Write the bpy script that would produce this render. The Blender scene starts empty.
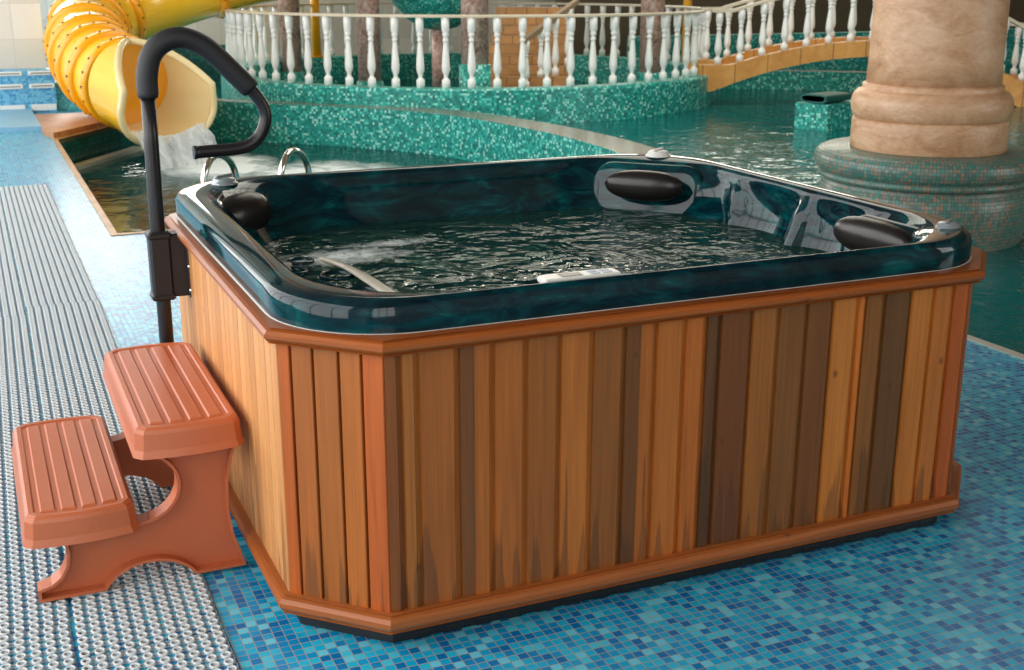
import bpy, math, random
from mathutils import Vector, Matrix
random.seed(7)
S = bpy.context.scene
COL = S.collection
PI = math.pi

# ------------------------------------------------------------------ helpers
class MB:
    """collects faces, builds ONE mesh object; uv in metres (box projection unless given)"""
    def __init__(self):
        self.v = []; self.f = []; self.uv = []; self.mi = []; self.sm = []; self.col = []
    def face(self, pts, uv=None, mi=0, sm=False, col=None):
        b = len(self.v); self.v += [tuple(p) for p in pts]
        self.f.append(tuple(range(b, b + len(pts)))); self.uv.append(uv); self.mi.append(mi); self.sm.append(sm); self.col.append(col)
    def grid(self, P, UV=None, mi=0, sm=True, closeu=False, closev=False, col=None, flip=False):
        b = len(self.v); n = len(P); m = len(P[0])
        for r in P: self.v += [tuple(p) for p in r]
        for i in range(n if closeu else n - 1):
            for j in range(m if closev else m - 1):
                i2, j2 = (i + 1) % n, (j + 1) % m
                q = [(i, j), (i, j2), (i2, j2), (i2, j)]
                if flip: q.reverse()
                self.f.append(tuple(b + a * m + c for a, c in q))
                self.uv.append([UV[a][c] for a, c in q] if UV else None)
                self.mi.append(mi); self.sm.append(sm); self.col.append(col)
    def box(self, lo, hi, mi=0, bev=0.0, rot=None, org=None, col=None):
        x0, y0, z0 = lo; x1, y1, z1 = hi; b = min(bev, (x1-x0)/2.01, (y1-y0)/2.01, (z1-z0)/2.01)
        def T(p):
            if rot is None: return p
            o = Vector(org or (0, 0, 0)); return tuple(rot @ (Vector(p) - o) + o)
        if b <= 0:
            c = [(x0,y0,z0),(x1,y0,z0),(x1,y1,z0),(x0,y1,z0),(x0,y0,z1),(x1,y0,z1),(x1,y1,z1),(x0,y1,z1)]
            for q in ((3,2,1,0),(4,5,6,7),(0,1,5,4),(1,2,6,5),(2,3,7,6),(3,0,4,7)):
                self.face([T(c[i]) for i in q], mi=mi, col=col)
            return
        def ring(i, z):
            return [T(p) for p in ((x0+i+b*0,y0+i+b,z),(x0+i+b,y0+i,z),(x1-i-b,y0+i,z),(x1-i,y0+i+b,z),(x1-i,y1-i-b,z),(x1-i-b,y1-i,z),(x0+i+b,y1-i,z),(x0+i,y1-i-b,z))]
        R = [ring(b*.7, z0), ring(0, z0 + b), ring(0, z1 - b), ring(b*.7, z1)]
        for a in range(3):
            for k in range(8):
                k2 = (k + 1) % 8; self.face([R[a][k], R[a][k2], R[a+1][k2], R[a+1][k]], mi=mi, col=col)
        self.face(R[0][::-1], mi=mi, col=col); self.face(R[3], mi=mi, col=col)
    def tube(self, pts, r, n=12, cap=True, mi=0, sm=True):
        pts = [Vector(p) for p in pts]; N = len(pts); rr = r if isinstance(r, (list, tuple)) else [r] * N
        t0 = (pts[1] - pts[0]).normalized(); up = Vector((0, 0, 1)) if abs(t0.z) < .9 else Vector((0, 1, 0))
        a = t0.cross(up).normalized(); P = []; UV = []; L = 0
        for i, p in enumerate(pts):
            t = (pts[min(i+1, N-1)] - pts[max(i-1, 0)]).normalized()
            a = (a - t * a.dot(t)).normalized(); b = t.cross(a)
            if i: L += (p - pts[i-1]).length
            P.append([p + (a * math.cos(2*PI*k/n) + b * math.sin(2*PI*k/n)) * rr[i] for k in range(n + 1)])
            UV.append([(2*PI*rr[i]*k/n, L) for k in range(n + 1)])
        self.grid(P, UV, mi, sm, flip=True)
        if cap: self.face(P[0][:-1], mi=mi); self.face(P[-1][:-1][::-1], mi=mi)
    def lathe(self, prof, n=24, org=(0, 0, 0), axis=None, mi=0, sm=True, arc=None):
        """prof: (radius, height) list; axis: matrix"""
        P = []; UV = []; L = 0
        for i, (r, z) in enumerate(prof):
            if i: L += math.hypot(r - prof[i-1][0], z - prof[i-1][1])
            row = []; u = []
            for k in range(n + 1):
                a = 2*PI*k/n; p = Vector((r*math.cos(a), r*math.sin(a), z))
                if axis is not None: p = axis @ p
                row.append(p + Vector(org)); u.append((max(x[0] for x in prof)*a, L))
            P.append(row); UV.append(u)
        self.grid(P, UV, mi, sm)
        if prof[0][0] > 1e-5: self.face(P[0][:-1][::-1], mi=mi)
        if prof[-1][0] > 1e-5: self.face(P[-1][:-1], mi=mi)
    def prism(self, poly, z0, z1, mi=0, smi=None, top=True, bottom=True):
        n = len(poly); L = 0
        A = sum(poly[i][0]*poly[(i+1)%n][1] - poly[(i+1)%n][0]*poly[i][1] for i in range(n))
        if A < 0: poly = poly[::-1]
        for i in range(n):
            p, q = poly[i], poly[(i+1) % n]; d = math.hypot(q[0]-p[0], q[1]-p[1])
            self.face([(p[0],p[1],z0),(q[0],q[1],z0),(q[0],q[1],z1),(p[0],p[1],z1)], uv=[(L,z0),(L+d,z0),(L+d,z1),(L,z1)], mi=mi if smi is None else smi); L += d
        if top: self.face([(p[0], p[1], z1) for p in poly], mi=mi)
        if bottom: self.face([(p[0], p[1], z0) for p in poly[::-1]], mi=mi)
    def build(self, name, mats, parent=None, loc=None, smooth_angle=None, merge=True):
        me = bpy.data.meshes.new(name); me.from_pydata(self.v, [], self.f)
        me.uv_layers.new(name='UVMap'); hascol = any(c is not None for c in self.col)
        if hascol: me.color_attributes.new('tone', 'FLOAT_COLOR', 'CORNER')
        nl = len(me.loops); UVA = [0.0]*(2*nl); CA = [1.0]*(4*nl)
        for p in me.polygons:
            u = self.uv[p.index]; nx, ny, nz = p.normal
            for k, li in enumerate(p.loop_indices):
                if u: UVA[2*li], UVA[2*li+1] = u[k][0], u[k][1]
                else:
                    x, y, z = me.vertices[me.loops[li].vertex_index].co
                    UVA[2*li], UVA[2*li+1] = (x, y) if abs(nz) >= max(abs(nx), abs(ny)) else ((y, z) if abs(nx) > abs(ny) else (x, z))
                if hascol and self.col[p.index]: CA[4*li:4*li+3] = self.col[p.index]
            p.material_index = self.mi[p.index]; p.use_smooth = self.sm[p.index]
        me.uv_layers['UVMap'].data.foreach_set('uv', UVA)
        if hascol: me.color_attributes['tone'].data.foreach_set('color', CA)
        if merge:
            import bmesh
            bm = bmesh.new(); bm.from_mesh(me); bmesh.ops.remove_doubles(bm, verts=bm.verts, dist=1e-5); bm.to_mesh(me); bm.free()
        for m in (mats if isinstance(mats, (list, tuple)) else [mats]): me.materials.append(m)
        o = bpy.data.objects.new(name, me); COL.objects.link(o)
        if parent: o.parent = parent
        if loc is not None: o.location = loc
        return o

def tag(o, label=None, cat=None, group=None, kind=None):
    if label: o['label'] = label
    if cat: o['category'] = cat
    if group: o['group'] = group
    if kind: o['kind'] = kind
    return o
def empty(name, loc=(0, 0, 0), rz=0):
    o = bpy.data.objects.new(name, None); COL.objects.link(o); o.location = loc; o.rotation_euler = (0, 0, rz); o.empty_display_size = .1
    return o
def structure(o): o['kind'] = 'structure'; return o
def spline(pts, n=8, closed=False):
    """Catmull-Rom through points"""
    P = [Vector(p) for p in pts]; N = len(P); out = []
    for i in range(N if closed else N - 1):
        p1, p2 = P[i], P[(i+1) % N]
        p0 = P[i-1] if (i or closed) else p1*2 - p2
        p3 = P[(i+2) % N] if (i + 2 < N or closed) else p2*2 - p1
        for k in range(n):
            t = k / n
            out.append(.5*((2*p1) + (p2-p0)*t + (2*p0-5*p1+4*p2-p3)*t*t + (3*p1-p0-3*p2+p3)*t**3))
    if not closed: out.append(P[-1])
    return out

# ------------------------------------------------------------------ materials
def srgb(r, g, b):
    f = lambda c: (c/255/12.92) if c/255 <= .04045 else ((c/255 + .055)/1.055)**2.4
    return (f(r), f(g), f(b))
class NT:
    def __init__(self, name):
        self.m = bpy.data.materials.new(name); self.m.use_nodes = True; self.t = self.m.node_tree
        self.b = self.t.nodes['Principled BSDF']; self.out = self.t.nodes['Material Output']
    def n(self, typ, **kw):
        o = self.t.nodes.new(typ)
        for k, v in kw.items():
            if k.startswith('i_'): o.inputs[int(k[2:])].default_value = v
            else: setattr(o, k, v)
        return o
    def l(self, a, b): self.t.links.new(a, b)
    def math(self, op, a, b=None, c=None):
        o = self.n('ShaderNodeMath', operation=op)
        for i, x in enumerate((a, b, c)):
            if x is None: continue
            if isinstance(x, (int, float)): o.inputs[i].default_value = x
            else: self.l(x, o.inputs[i])
        return o.outputs[0]
    def ramp(self, fac, stops, interp='LINEAR'):
        o = self.n('ShaderNodeValToRGB'); e = o.color_ramp; e.interpolation = interp
        while len(e.elements) < len(stops): e.elements.new(.5)
        for el, (p, c) in zip(e.elements, stops): el.position = p; el.color = (*c, 1)
        self.l(fac, o.inputs[0]); return o.outputs[0]
    def mix(self, fac, a, b, blend='MIX'):
        o = self.n('ShaderNodeMix', data_type='RGBA', blend_type=blend)
        for i, x in ((0, fac), (6, a), (7, b)):
            if isinstance(x, (int, float)): o.inputs[i].default_value = x
            elif isinstance(x, tuple): o.inputs[i].default_value = (*x, 1)
            else: self.l(x, o.inputs[i])
        return o.outputs[2]
    def coord(self, which='Object', scale=(1, 1, 1)):
        c = self.n('ShaderNodeTexCoord').outputs[which]
        mp = self.n('ShaderNodeMapping'); mp.inputs['Scale'].default_value = scale; self.l(c, mp.inputs[0]); return mp.outputs[0]
    def noise(self, vec, scale, detail=3, rough=.5, dist=0):
        o = self.n('ShaderNodeTexNoise'); o.inputs['Scale'].default_value = scale; o.inputs['Detail'].default_value = detail
        o.inputs['Roughness'].default_value = rough; o.inputs['Distortion'].default_value = dist
        if vec is not None: self.l(vec, o.inputs['Vector'])
        return o.outputs[0]
    def bump(self, h, strength, dist=.01):
        o = self.n('ShaderNodeBump'); o.inputs['Strength'].default_value = strength; o.inputs['Distance'].default_value = dist
        self.l(h, o.inputs['Height']); self.l(o.outputs[0], self.b.inputs['Normal']); return o.outputs[0]
    def base(self, c):
        if isinstance(c, tuple): self.b.inputs['Base Color'].default_value = (*c, 1)
        else: self.l(c, self.b.inputs['Base Color'])
    def p(self, **kw):
        for k, v in kw.items():
            k = {'rough': 'Roughness', 'metal': 'Metallic', 'coat': 'Coat Weight', 'spec': 'Specular IOR Level', 'coatr': 'Coat Roughness', 'sub': 'Subsurface Weight'}.get(k, k)
            self.b.inputs[k].default_value = v
        return self

def plain(name, c, rough=.5, metal=0, bump=0, bscale=60, var=.0, **kw):
    t = NT(name); co = t.coord()
    if var:
        n = t.noise(co, 6, 4); t.base(t.mix(n, tuple(x*(1-var) for x in c), tuple(min(1, x*(1+var)) for x in c)))
    else: t.base(c)
    t.p(rough=rough, metal=metal, **kw)
    if bump: t.bump(t.noise(co, bscale, 3), bump)
    return t.m

def mosaic(name, tile, cols, grout, rough=.25, groutw=.07, bump=.15, patch=0):
    t = NT(name); uv = t.coord('UV', (1/tile, 1/tile, 1))
    fl = t.n('ShaderNodeVectorMath', operation='FLOOR'); t.l(uv, fl.inputs[0])
    wn = t.n('ShaderNodeTexWhiteNoise', noise_dimensions='2D'); t.l(fl.outputs[0], wn.inputs['Vector'])
    r = wn.outputs['Value']
    if patch:
        mp = t.n('ShaderNodeMapping'); mp.inputs['Scale'].default_value = (.16, .16, 1); t.l(fl.outputs[0], mp.inputs[0])
        r = t.math('ADD', r, t.math('MULTIPLY', t.math('SUBTRACT', t.noise(mp.outputs[0], 1, 2), .5), patch))
    c = t.ramp(r, [(i/len(cols), k) for i, k in enumerate(cols)], 'CONSTANT')
    fr = t.n('ShaderNodeVectorMath', operation='FRACTION'); t.l(uv, fr.inputs[0])
    sp = t.n('ShaderNodeSeparateXYZ'); t.l(fr.outputs[0], sp.inputs[0])
    d = t.math('MAXIMUM', t.math('ABSOLUTE', t.math('SUBTRACT', sp.outputs[0], .5)), t.math('ABSOLUTE', t.math('SUBTRACT', sp.outputs[1], .5)))
    g = t.math('GREATER_THAN', d, .5 - groutw/2)
    t.base(t.mix(g, c, grout))
    t.l(t.math('ADD', t.math('MULTIPLY', g, .45), rough), t.b.inputs['Roughness'])
    if bump: t.bump(t.math('SUBTRACT', 1, t.math('MULTIPLY', g, .8)), bump, .002)
    return t.m

def wood(name, c0=None, rough=.42, stain=False, gs=1.0):
    """grain along UV v; base colour from the board's own tone attribute or c0"""
    t = NT(name)
    g1 = t.noise(t.coord('UV', (60*gs, 1.6, 1)), 1.0, 4, .6, .35)
    g2 = t.noise(t.coord('UV', (260*gs, 4, 1)), 1.0, 2)
    g3 = t.noise(t.coord('UV', (9, .9, 1)), 1.0, 3)
    if c0 is None:
        a = t.n('ShaderNodeVertexColor'); a.layer_name = 'tone'; base = a.outputs[0]
    else:
        rgb = t.n('ShaderNodeRGB'); rgb.outputs[0].default_value = (*c0, 1); base = rgb.outputs[0]
    k = t.ramp(g1, [(.25, (.80, .75, .70)), (.5, (1, 1, 1)), (.75, (1.12, 1.10, 1.06))])
    c = t.mix(1.0, base, k, 'MULTIPLY')
    c = t.mix(.5, c, t.ramp(g2, [(.3, (.72, .70, .68)), (.65, (1.1, 1.1, 1.1))]), 'MULTIPLY')
    c = t.mix(.35, c, t.ramp(g3, [(.3, (.75, .70, .66)), (.7, (1.15, 1.12, 1.08))]), 'MULTIPLY')
    if c0 is None: c = t.mix(1.0, c, (1.05, .97, .80), 'MULTIPLY')
    # small knots
    vo = t.n('ShaderNodeTexVoronoi'); vo.inputs['Scale'].default_value = 1; t.l(t.coord('UV', (7, 5, 1)), vo.inputs['Vector'])
    kn = t.ramp(vo.outputs['Distance'], [(.03, (1, 1, 1)), (.075, (0, 0, 0))])
    c = t.mix(t.math('MULTIPLY', kn, .6), c, srgb(70, 38, 20))
    if stain:
        z = t.n('ShaderNodeSeparateXYZ'); t.l(t.coord('UV'), z.inputs[0])
        ns = t.noise(t.coord('UV', (22, 1.2, 1)), 1.0, 3, .5)
        h = t.math('SUBTRACT', t.math('ADD', t.math('MULTIPLY', t.math('SUBTRACT', ns, .42), 1.3), .04), z.outputs[1])
        m = t.ramp(h, [(.0, (0, 0, 0)), (.05, (1, 1, 1))])
        c = t.mix(t.math('MULTIPLY', m, .45), c, srgb(66, 48, 32))
    t.base(c); t.p(rough=rough, spec=.4)
    t.bump(t.math('ADD', g1, g2), .12, .003)
    return t.m

def water(name, tint, bscale=7, bstr=.25, dens=.75, foam=None, stretch=(1, 1, 1), foamscale=9, body=None, bdist=.05):
    """clear tinted body seen through a rippled reflecting surface; foam = [(x, y, rx, ry, amount)]"""
    t = NT(name); t.t.nodes.remove(t.b)
    co = t.coord('Object', stretch)
    h = t.math('ADD', t.noise(co, bscale, 3, .55, .6), t.math('MULTIPLY', t.noise(co, bscale*3.1, 2), .35))
    bp = t.n('ShaderNodeBump'); bp.inputs['Strength'].default_value = bstr; bp.inputs['Distance'].default_value = bdist; t.l(h, bp.inputs['Height'])
    tr = t.n('ShaderNodeBsdfTransparent'); tr.inputs[0].default_value = (*tint, 1)
    df = t.n('ShaderNodeBsdfDiffuse'); df.inputs[0].default_value = (*(body or tint), 1)
    ms0 = t.n('ShaderNodeMixShader'); ms0.inputs[0].default_value = dens; t.l(tr.outputs[0], ms0.inputs[1]); t.l(df.outputs[0], ms0.inputs[2])
    gl = t.n('ShaderNodeBsdfGlossy'); gl.inputs['Roughness'].default_value = .03; t.l(bp.outputs[0], gl.inputs['Normal'])
    fr = t.n('ShaderNodeFresnel'); fr.inputs[0].default_value = 1.33; t.l(bp.outputs[0], fr.inputs['Normal'])
    ms = t.n('ShaderNodeMixShader'); t.l(fr.outputs[0], ms.inputs[0]); t.l(ms0.outputs[0], ms.inputs[1]); t.l(gl.outputs[0], ms.inputs[2])
    last = ms.outputs[0]
    if foam:
        sp = t.n('ShaderNodeSeparateXYZ'); t.l(t.coord('Object'), sp.inputs[0]); tot = None
        for x, y, rx, ry, am in foam:
            dx = t.math('DIVIDE', t.math('SUBTRACT', sp.outputs[0], x), rx); dy = t.math('DIVIDE', t.math('SUBTRACT', sp.outputs[1], y), ry)
            d = t.math('SQRT', t.math('ADD', t.math('MULTIPLY', dx, dx), t.math('MULTIPLY', dy, dy)))
            k = t.math('MULTIPLY', t.math('MAXIMUM', t.math('SUBTRACT', 1, d), 0), am)
            tot = k if tot is None else t.math('MAXIMUM', tot, k)
        nn = t.noise(co, foamscale, 5, .65, .8)
        fm = t.ramp(t.math('MULTIPLY', tot, t.math('MULTIPLY', nn, 1.6)), [(.22, (0, 0, 0)), (.62, (1, 1, 1))])
        fd = t.n('ShaderNodeBsdfDiffuse'); fd.inputs[0].default_value = (.75, .82, .82, 1)
        m2 = t.n('ShaderNodeMixShader'); t.l(fm, m2.inputs[0]); t.l(last, m2.inputs[1]); t.l(fd.outputs[0], m2.inputs[2]); last = m2.outputs[0]
    t.l(last, t.out.inputs[0]); return t.m

def acrylic(name):
    t = NT(name); co = t.coord()
    n1 = t.noise(co, 2.2, 4, .55, 1.6)
    mp = t.n('ShaderNodeMapping'); mp.inputs['Scale'].default_value = (1, 1, 3.2); mp.inputs['Rotation'].default_value = (.5, .35, .4); t.l(co, mp.inputs[0])
    n2 = t.noise(mp.outputs[0], 4.5, 5, .6, 2.2)
    f = t.math('ADD', t.math('MULTIPLY', n1, .4), t.math('MULTIPLY', n2, .6))
    c = t.ramp(f, [(.34, srgb(2, 20, 28)), (.47, srgb(4, 36, 44)), (.56, srgb(4, 56, 62)), (.64, srgb(10, 86, 88)), (.74, srgb(40, 116, 114))])
    t.base(c); t.p(rough=.06, spec=.32)
    return t.m

def stone(name, stops, scale=3, rough=.5, stretch=(1, 1, 1), bump=.1, block=None, joint=(.3, .25, .2)):
    t = NT(name); co = t.coord('Object', stretch)
    n = t.noise(co, scale, 6, .62, .9); n2 = t.noise(co, scale*9, 3)
    c = t.ramp(t.math('ADD', t.math('MULTIPLY', n, .75), t.math('MULTIPLY', n2, .25)), stops)
    if block:
        br = t.n('ShaderNodeTexBrick'); br.inputs['Scale'].default_value = 1; br.inputs['Brick Width'].default_value = block[0]; br.inputs['Row Height'].default_value = block[1]
        br.inputs['Mortar Size'].default_value = block[2]; br.inputs['Color1'].default_value = (.86, .86, .86, 1); br.inputs['Color2'].default_value = (1.08, 1.08, 1.08, 1); br.inputs['Mortar'].default_value = (*joint, 1)
        br.offset = block[3] if len(block) > 3 else .5
        t.l(t.coord('UV'), br.inputs['Vector']); c = t.mix(1.0, c, br.outputs[0], 'MULTIPLY')
    t.base(c); t.p(rough=rough)
    if bump: t.bump(n, bump, .01)
    return t.m

M = {}
M['floor'] = mosaic('blue_mosaic', .0262, [srgb(18,138,198), srgb(18,168,214), srgb(22,180,222), srgb(70,196,226), srgb(12,150,208), srgb(36,186,224), srgb(8,124,188), srgb(26,176,220), srgb(104,206,232), srgb(18,160,212), srgb(6,112,178)], srgb(150,150,136), .27, .09, .12, .35)
M['teal'] = mosaic('teal_mosaic', .028, [srgb(12,130,122), srgb(22,160,150), srgb(44,186,170), srgb(10,112,108), srgb(30,172,160), srgb(100,220,204), srgb(16,144,136), srgb(164,236,222), srgb(20,150,142)], srgb(70,140,130), .3, .12, .1)
M['teal_dark'] = mosaic('deep_teal_mosaic', .05, [srgb(6,66,64), srgb(8,80,76), srgb(10,92,86), srgb(6,58,60), srgb(14,102,94)], srgb(20,60,58), .3, .12, 0)
M['ped'] = mosaic('grey_teal_mosaic', .0235, [srgb(96,122,112), srgb(70,138,126), srgb(136,128,112), srgb(84,110,104), srgb(112,136,126), srgb(150,120,100), srgb(60,124,112), srgb(120,122,110), srgb(100,130,120)], srgb(84,92,84), .3, .14, .12)
M['bluewall'] = mosaic('pale_blue_mosaic', .025, [srgb(90,180,225), srgb(60,160,215), srgb(120,200,235), srgb(40,140,205), srgb(100,190,230)], srgb(150,190,210), .3, .1, .1)
M['turq'] = mosaic('turquoise_mosaic', .025, [srgb(90,200,205), srgb(60,180,190), srgb(130,215,215), srgb(40,165,180)], srgb(150,200,200), .3, .1, .1)
M['stepblue'] = plain('pale_blue_paint', srgb(140, 190, 220), .4, var=.06)
M['acrylic'] = acrylic('marbled_teal_acrylic')
M['boards'] = wood('cedar_boards', None, .45, True)
M['trim'] = wood('cedar_rail', srgb(160, 86, 38), .3, False, .8)
M['trimlow'] = wood('cedar_skirting', srgb(164, 92, 44), .4, False, .8)
M['black_plastic'] = plain('black_plastic', (.008, .008, .010), .45, bump=.1)
M['black_foam'] = plain('black_foam', (.010, .010, .012), .55, bump=.15, bscale=300)
M['black_metal'] = plain('black_coated_metal', (.012, .010, .012), .32, bump=.05, bscale=200)
M['pillow'] = plain('dark_brown_vinyl', srgb(26, 22, 22), .28, bump=.06, bscale=180)
M['strip'] = plain('pale_edge_strip', srgb(200, 202, 200), .3)
M['white_plastic'] = plain('white_plastic', srgb(225, 225, 220), .3)
M['grey_plastic'] = plain('silver_grey_plastic', srgb(150, 160, 165), .22, metal=.4)
M['display'] = plain('dark_display', srgb(40, 38, 34), .15)
M['button'] = plain('pale_grey_buttons', srgb(170, 180, 195), .35)
M['creamplastic'] = plain('cream_plastic', srgb(205, 198, 180), .3)
M['step'] = plain('terracotta_plastic', srgb(186, 100, 62), .42, bump=.12, bscale=220, var=.05)
M['mat'] = plain('off_white_rubber', srgb(206, 212, 214), .5, var=.05)
M['matweb'] = plain('pale_blue_grey_rubber', srgb(166, 184, 196), .5)
M['matdisc'] = plain('dark_brown_disc', srgb(34, 22, 20), .6)
M['chrome'] = plain('polished_steel', (.75, .73, .68), .12, metal=1)
M['steel'] = plain('grey_steel', srgb(120, 120, 122), .35, metal=.7)
M['yellow'] = plain('yellow_fibreglass', srgb(250, 196, 44), .16, coat=.5, var=.06)
M['orange'] = plain('orange_yellow_flange', srgb(248, 170, 14), .25, coat=.3)
M['cream'] = plain('cream_fibreglass', srgb(236, 214, 160), .22, coat=.4, var=.03)
M['bolt'] = plain('dark_bolt', srgb(110, 70, 15), .4, metal=.5)
M['white_paint'] = plain('white_paint', srgb(240, 243, 240), .35, var=.02)
M['rail_paint'] = plain('cream_rail_paint', srgb(206, 196, 174), .4, var=.05)
M['stairrail'] = plain('brown_rail_paint', srgb(150, 128, 100), .4)
M['yellow_post'] = plain('yellow_painted_post', srgb(226, 166, 20), .35)
M['sandstone'] = stone('sandstone', [(.25, srgb(190, 128, 58)), (.5, srgb(218, 156, 80)), (.75, srgb(236, 184, 110))], 2.5, .45, block=(.42, .6, .006, .0))
M['stair'] = stone('stair_sandstone', [(.25, srgb(150, 108, 60)), (.5, srgb(180, 134, 80)), (.75, srgb(196, 152, 96))], 2.5, .5, block=(.3, .12, .006, .5))
M['marble'] = stone('travertine', [(.28, srgb(160, 112, 78)), (.42, srgb(194, 148, 110)), (.55, srgb(212, 170, 134)), (.7, srgb(224, 192, 160))], 3.2, .42, (1, 1, 2.2), .06)
M['granite'] = stone('pink_granite', [(.36, srgb(96, 70, 64)), (.44, srgb(190, 148, 136)), (.53, srgb(216, 178, 164)), (.62, srgb(232, 210, 198))], 16, .35, (1, 1, 1), 0)
M['slab'] = stone('brown_stone', [(.3, srgb(140, 84, 52)), (.5, srgb(186, 128, 84)), (.7, srgb(214, 170, 122))], 5, .4, (1, 3, 1), .05)
M['coping'] = stone('brown_coping', [(.3, srgb(130, 90, 55)), (.6, srgb(190, 150, 105))], 4, .4, bump=.03)
M['palestrip'] = plain('pale_overflow_strip', srgb(190, 190, 180), .35, var=.1)
M['wetledge'] = stone('wet_brown_ledge', [(.3, srgb(80, 84, 72)), (.6, srgb(120, 122, 106)), (.75, srgb(160, 160, 145))], 4, .22, bump=.05)
M['wall'] = stone('beige_wall_tile', [(.3, srgb(226, 220, 210)), (.7, srgb(236, 230, 220))], 1.2, .5, bump=0, block=(.42, .42, .006, .0), joint=(.8, .8, .8))
M['brownwall'] = stone('brown_wall', [(.3, srgb(104, 88, 68)), (.7, srgb(120, 102, 80))], 1.2, .6, bump=0)
M['ceiling'] = plain('ceiling_paint', srgb(112, 100, 86), .8)
M['frame'] = plain('white_window_frame', srgb(220, 220, 220), .4)
M['spout'] = plain('teal_plastic', srgb(8, 100, 94), .5, var=.1)
M['tubwater'] = water('tub_water', (.42, .70, .62), 3.8, 1.0, .42, [(.50, 1.36, .40, .20, .8), (.72, 1.5, .4, .12, .55)], (1, 1, 1), 22, (.040, .125, .098), .075)
M['pool'] = water('pool_water', (.10, .36, .36), 3.2, .33, .85, None, (1, 1, 1), 9, (.004, .155, .155))
M['poolleft'] = water('splash_pool_water', (.12, .40, .38), 2.2, .45, .5, [(1.75, 10.2, .9, 1.3, 1.25), (2.5, 9.2, 1.4, 1.5, .95)], (1, 1, 1), 3.2, (.006, .11, .10))
M['fall'] = None

# ------------------------------------------------------------------ setting: deck, pools, walls
WL, WR = -.30, -.05          # water levels: splash pool, big pool
mb = MB()
deck = [(-3.5,-6),(3.53,-6),(3.53,5.5),(.20,5.5),(.20,10.53),(1.06,11.88),(1.9,13.0),(1.9,20.5),(-3.5,20.5)]
mb.prism(deck, -1.4, 0, 0, 1)
structure(mb.build('floor', [M['floor'], M['teal_dark']]))
mb = MB(); mb.box((-3.6, -6.1, -1.6), (24, 20.6, -1.4)); structure(mb.build('floor_basin', M['teal_dark']))

def strip(path, w, z0, z1, mats, name, side=1, close=False, topmi=0, sidemi=0, bev=0):
    """wall that follows a plan polyline; w metres thick to the right of travel (side=1)"""
    n = len(path); off = []
    for i in range(n):
        a = Vector(path[max(i-1, 0)]).to_2d(); b = Vector(path[min(i+1, n-1)]).to_2d(); d = (b - a).normalized()
        nn = Vector((d.y, -d.x)) * side; off.append(Vector(path[i]).to_2d() + nn * (w[i] if isinstance(w, list) else w))
    m = MB(); L = 0
    for i in range(n - 1):
        p, q, P, Q = Vector(path[i]).to_2d(), Vector(path[i+1]).to_2d(), off[i], off[i+1]; d = (q - p).length
        m.face([(*p, z0), (*q, z0), (*q, z1), (*p, z1)], [(L, z0), (L+d, z0), (L+d, z1), (L, z1)], sidemi)
        m.face([(*Q, z0), (*P, z0), (*P, z1), (*Q, z1)], [(L+d, z0), (L, z0), (L, z1), (L+d, z1)], sidemi)
        W = (P - p).length
        m.face([(*p, z1), (*q, z1), (*Q, z1), (*P, z1)], [(L, 0), (L+d, 0), (L+d, W), (L, W)], topmi); L += d
    for i in (0, n-1):
        p, P = Vector(path[i]).to_2d(), off[i]; m.face([(*p, z0), (*P, z0), (*P, z1), (*p, z1)], mi=sidemi)
    return m.build(name, mats)

# curved mosaic wall between the splash pool and the big pool
lip_pts = [(1.55,13.3,0),(2.02,12.5,0),(2.45,11.95,0),(2.92,11.49,0),(3.47,10.9,0),(4.01,10.11,0),(4.25,9.39,0),(4.40,8.57,0),(4.48,7.62,0),(4.42,6.6,0),(4.15,5.9,0),(3.53,5.4,0)]
lip = spline(lip_pts, 5)
structure(strip([p for p in lip], [min(.42, .16 + .016*i) for i in range(len(lip))], -1.4, .15, [M['teal'], M['wetledge']], 'wall_weir', -1 if False else -1, topmi=1))

# water sheets
mb = MB()
lp = [(.20,5.5),(3.4,5.5)] + [(p.x, p.y) for p in lip[::-1]] + [(1.06,11.88),(.20,10.53)]
mb.face([(x, y, WL) for x, y in lp]); o = mb.build('splash_pool_water', M['poolleft']); tag(o, 'foaming dark green water of the splash pool under the yellow slide', 'water', kind='stuff')
mb = MB()
off = []
for i, p in enumerate(lip):
    a, b = lip[max(i-1, 0)], lip[min(i+1, len(lip)-1)]; d = (b - a).normalized(); off.append((p.x - d.y*.1*-1*-1, p.y + d.x*.1*-1*-1))
rp = [(24,-6),(24,20.5),(1.9,20.5),(1.9,13.2)] + [(p.x + .05, p.y + .02) for p in lip] + [(3.53,5.4),(3.53,-6)]
mb.face([(x, y, WR) for x, y in rp]); o = mb.build('pool_water', M['pool']); tag(o, 'rippled deep teal water of the large indoor pool around the stone column', 'water', kind='stuff')
for o in COL.objects:
    if o.type == 'MESH' and o.name.endswith('pool_water'):
        pass

# coping and overflow strips along pool edges
def bar(name, a, b, w, z0, z1, mat, side=1):
    return structure(strip([(*a, 0), (*b, 0)], w, z0, z1, [mat], name, side))
bar('trim_1', (.20,5.45), (.20,10.53), .045, -.04, .006, M['coping'], -1)
bar('trim_2', (.20,10.53), (1.06,11.88), .07, -.04, .006, M['coping'], -1)
bar('trim_3', (.20,5.5), (3.4,5.5), .05, -.04, .006, M['coping'], 1)
bar('trim_4', (.202,5.5), (.202,10.5), .10, -.36, -.26, M['palestrip'], 1)
bar('trim_5', (.26,10.5), (1.06,11.76), .12, -.36, -.26, M['palestrip'], 1)
bar('trim_6', (3.53,-6), (3.53,5.4), .05, -.05, .006, M['palestrip'], -1)

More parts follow.
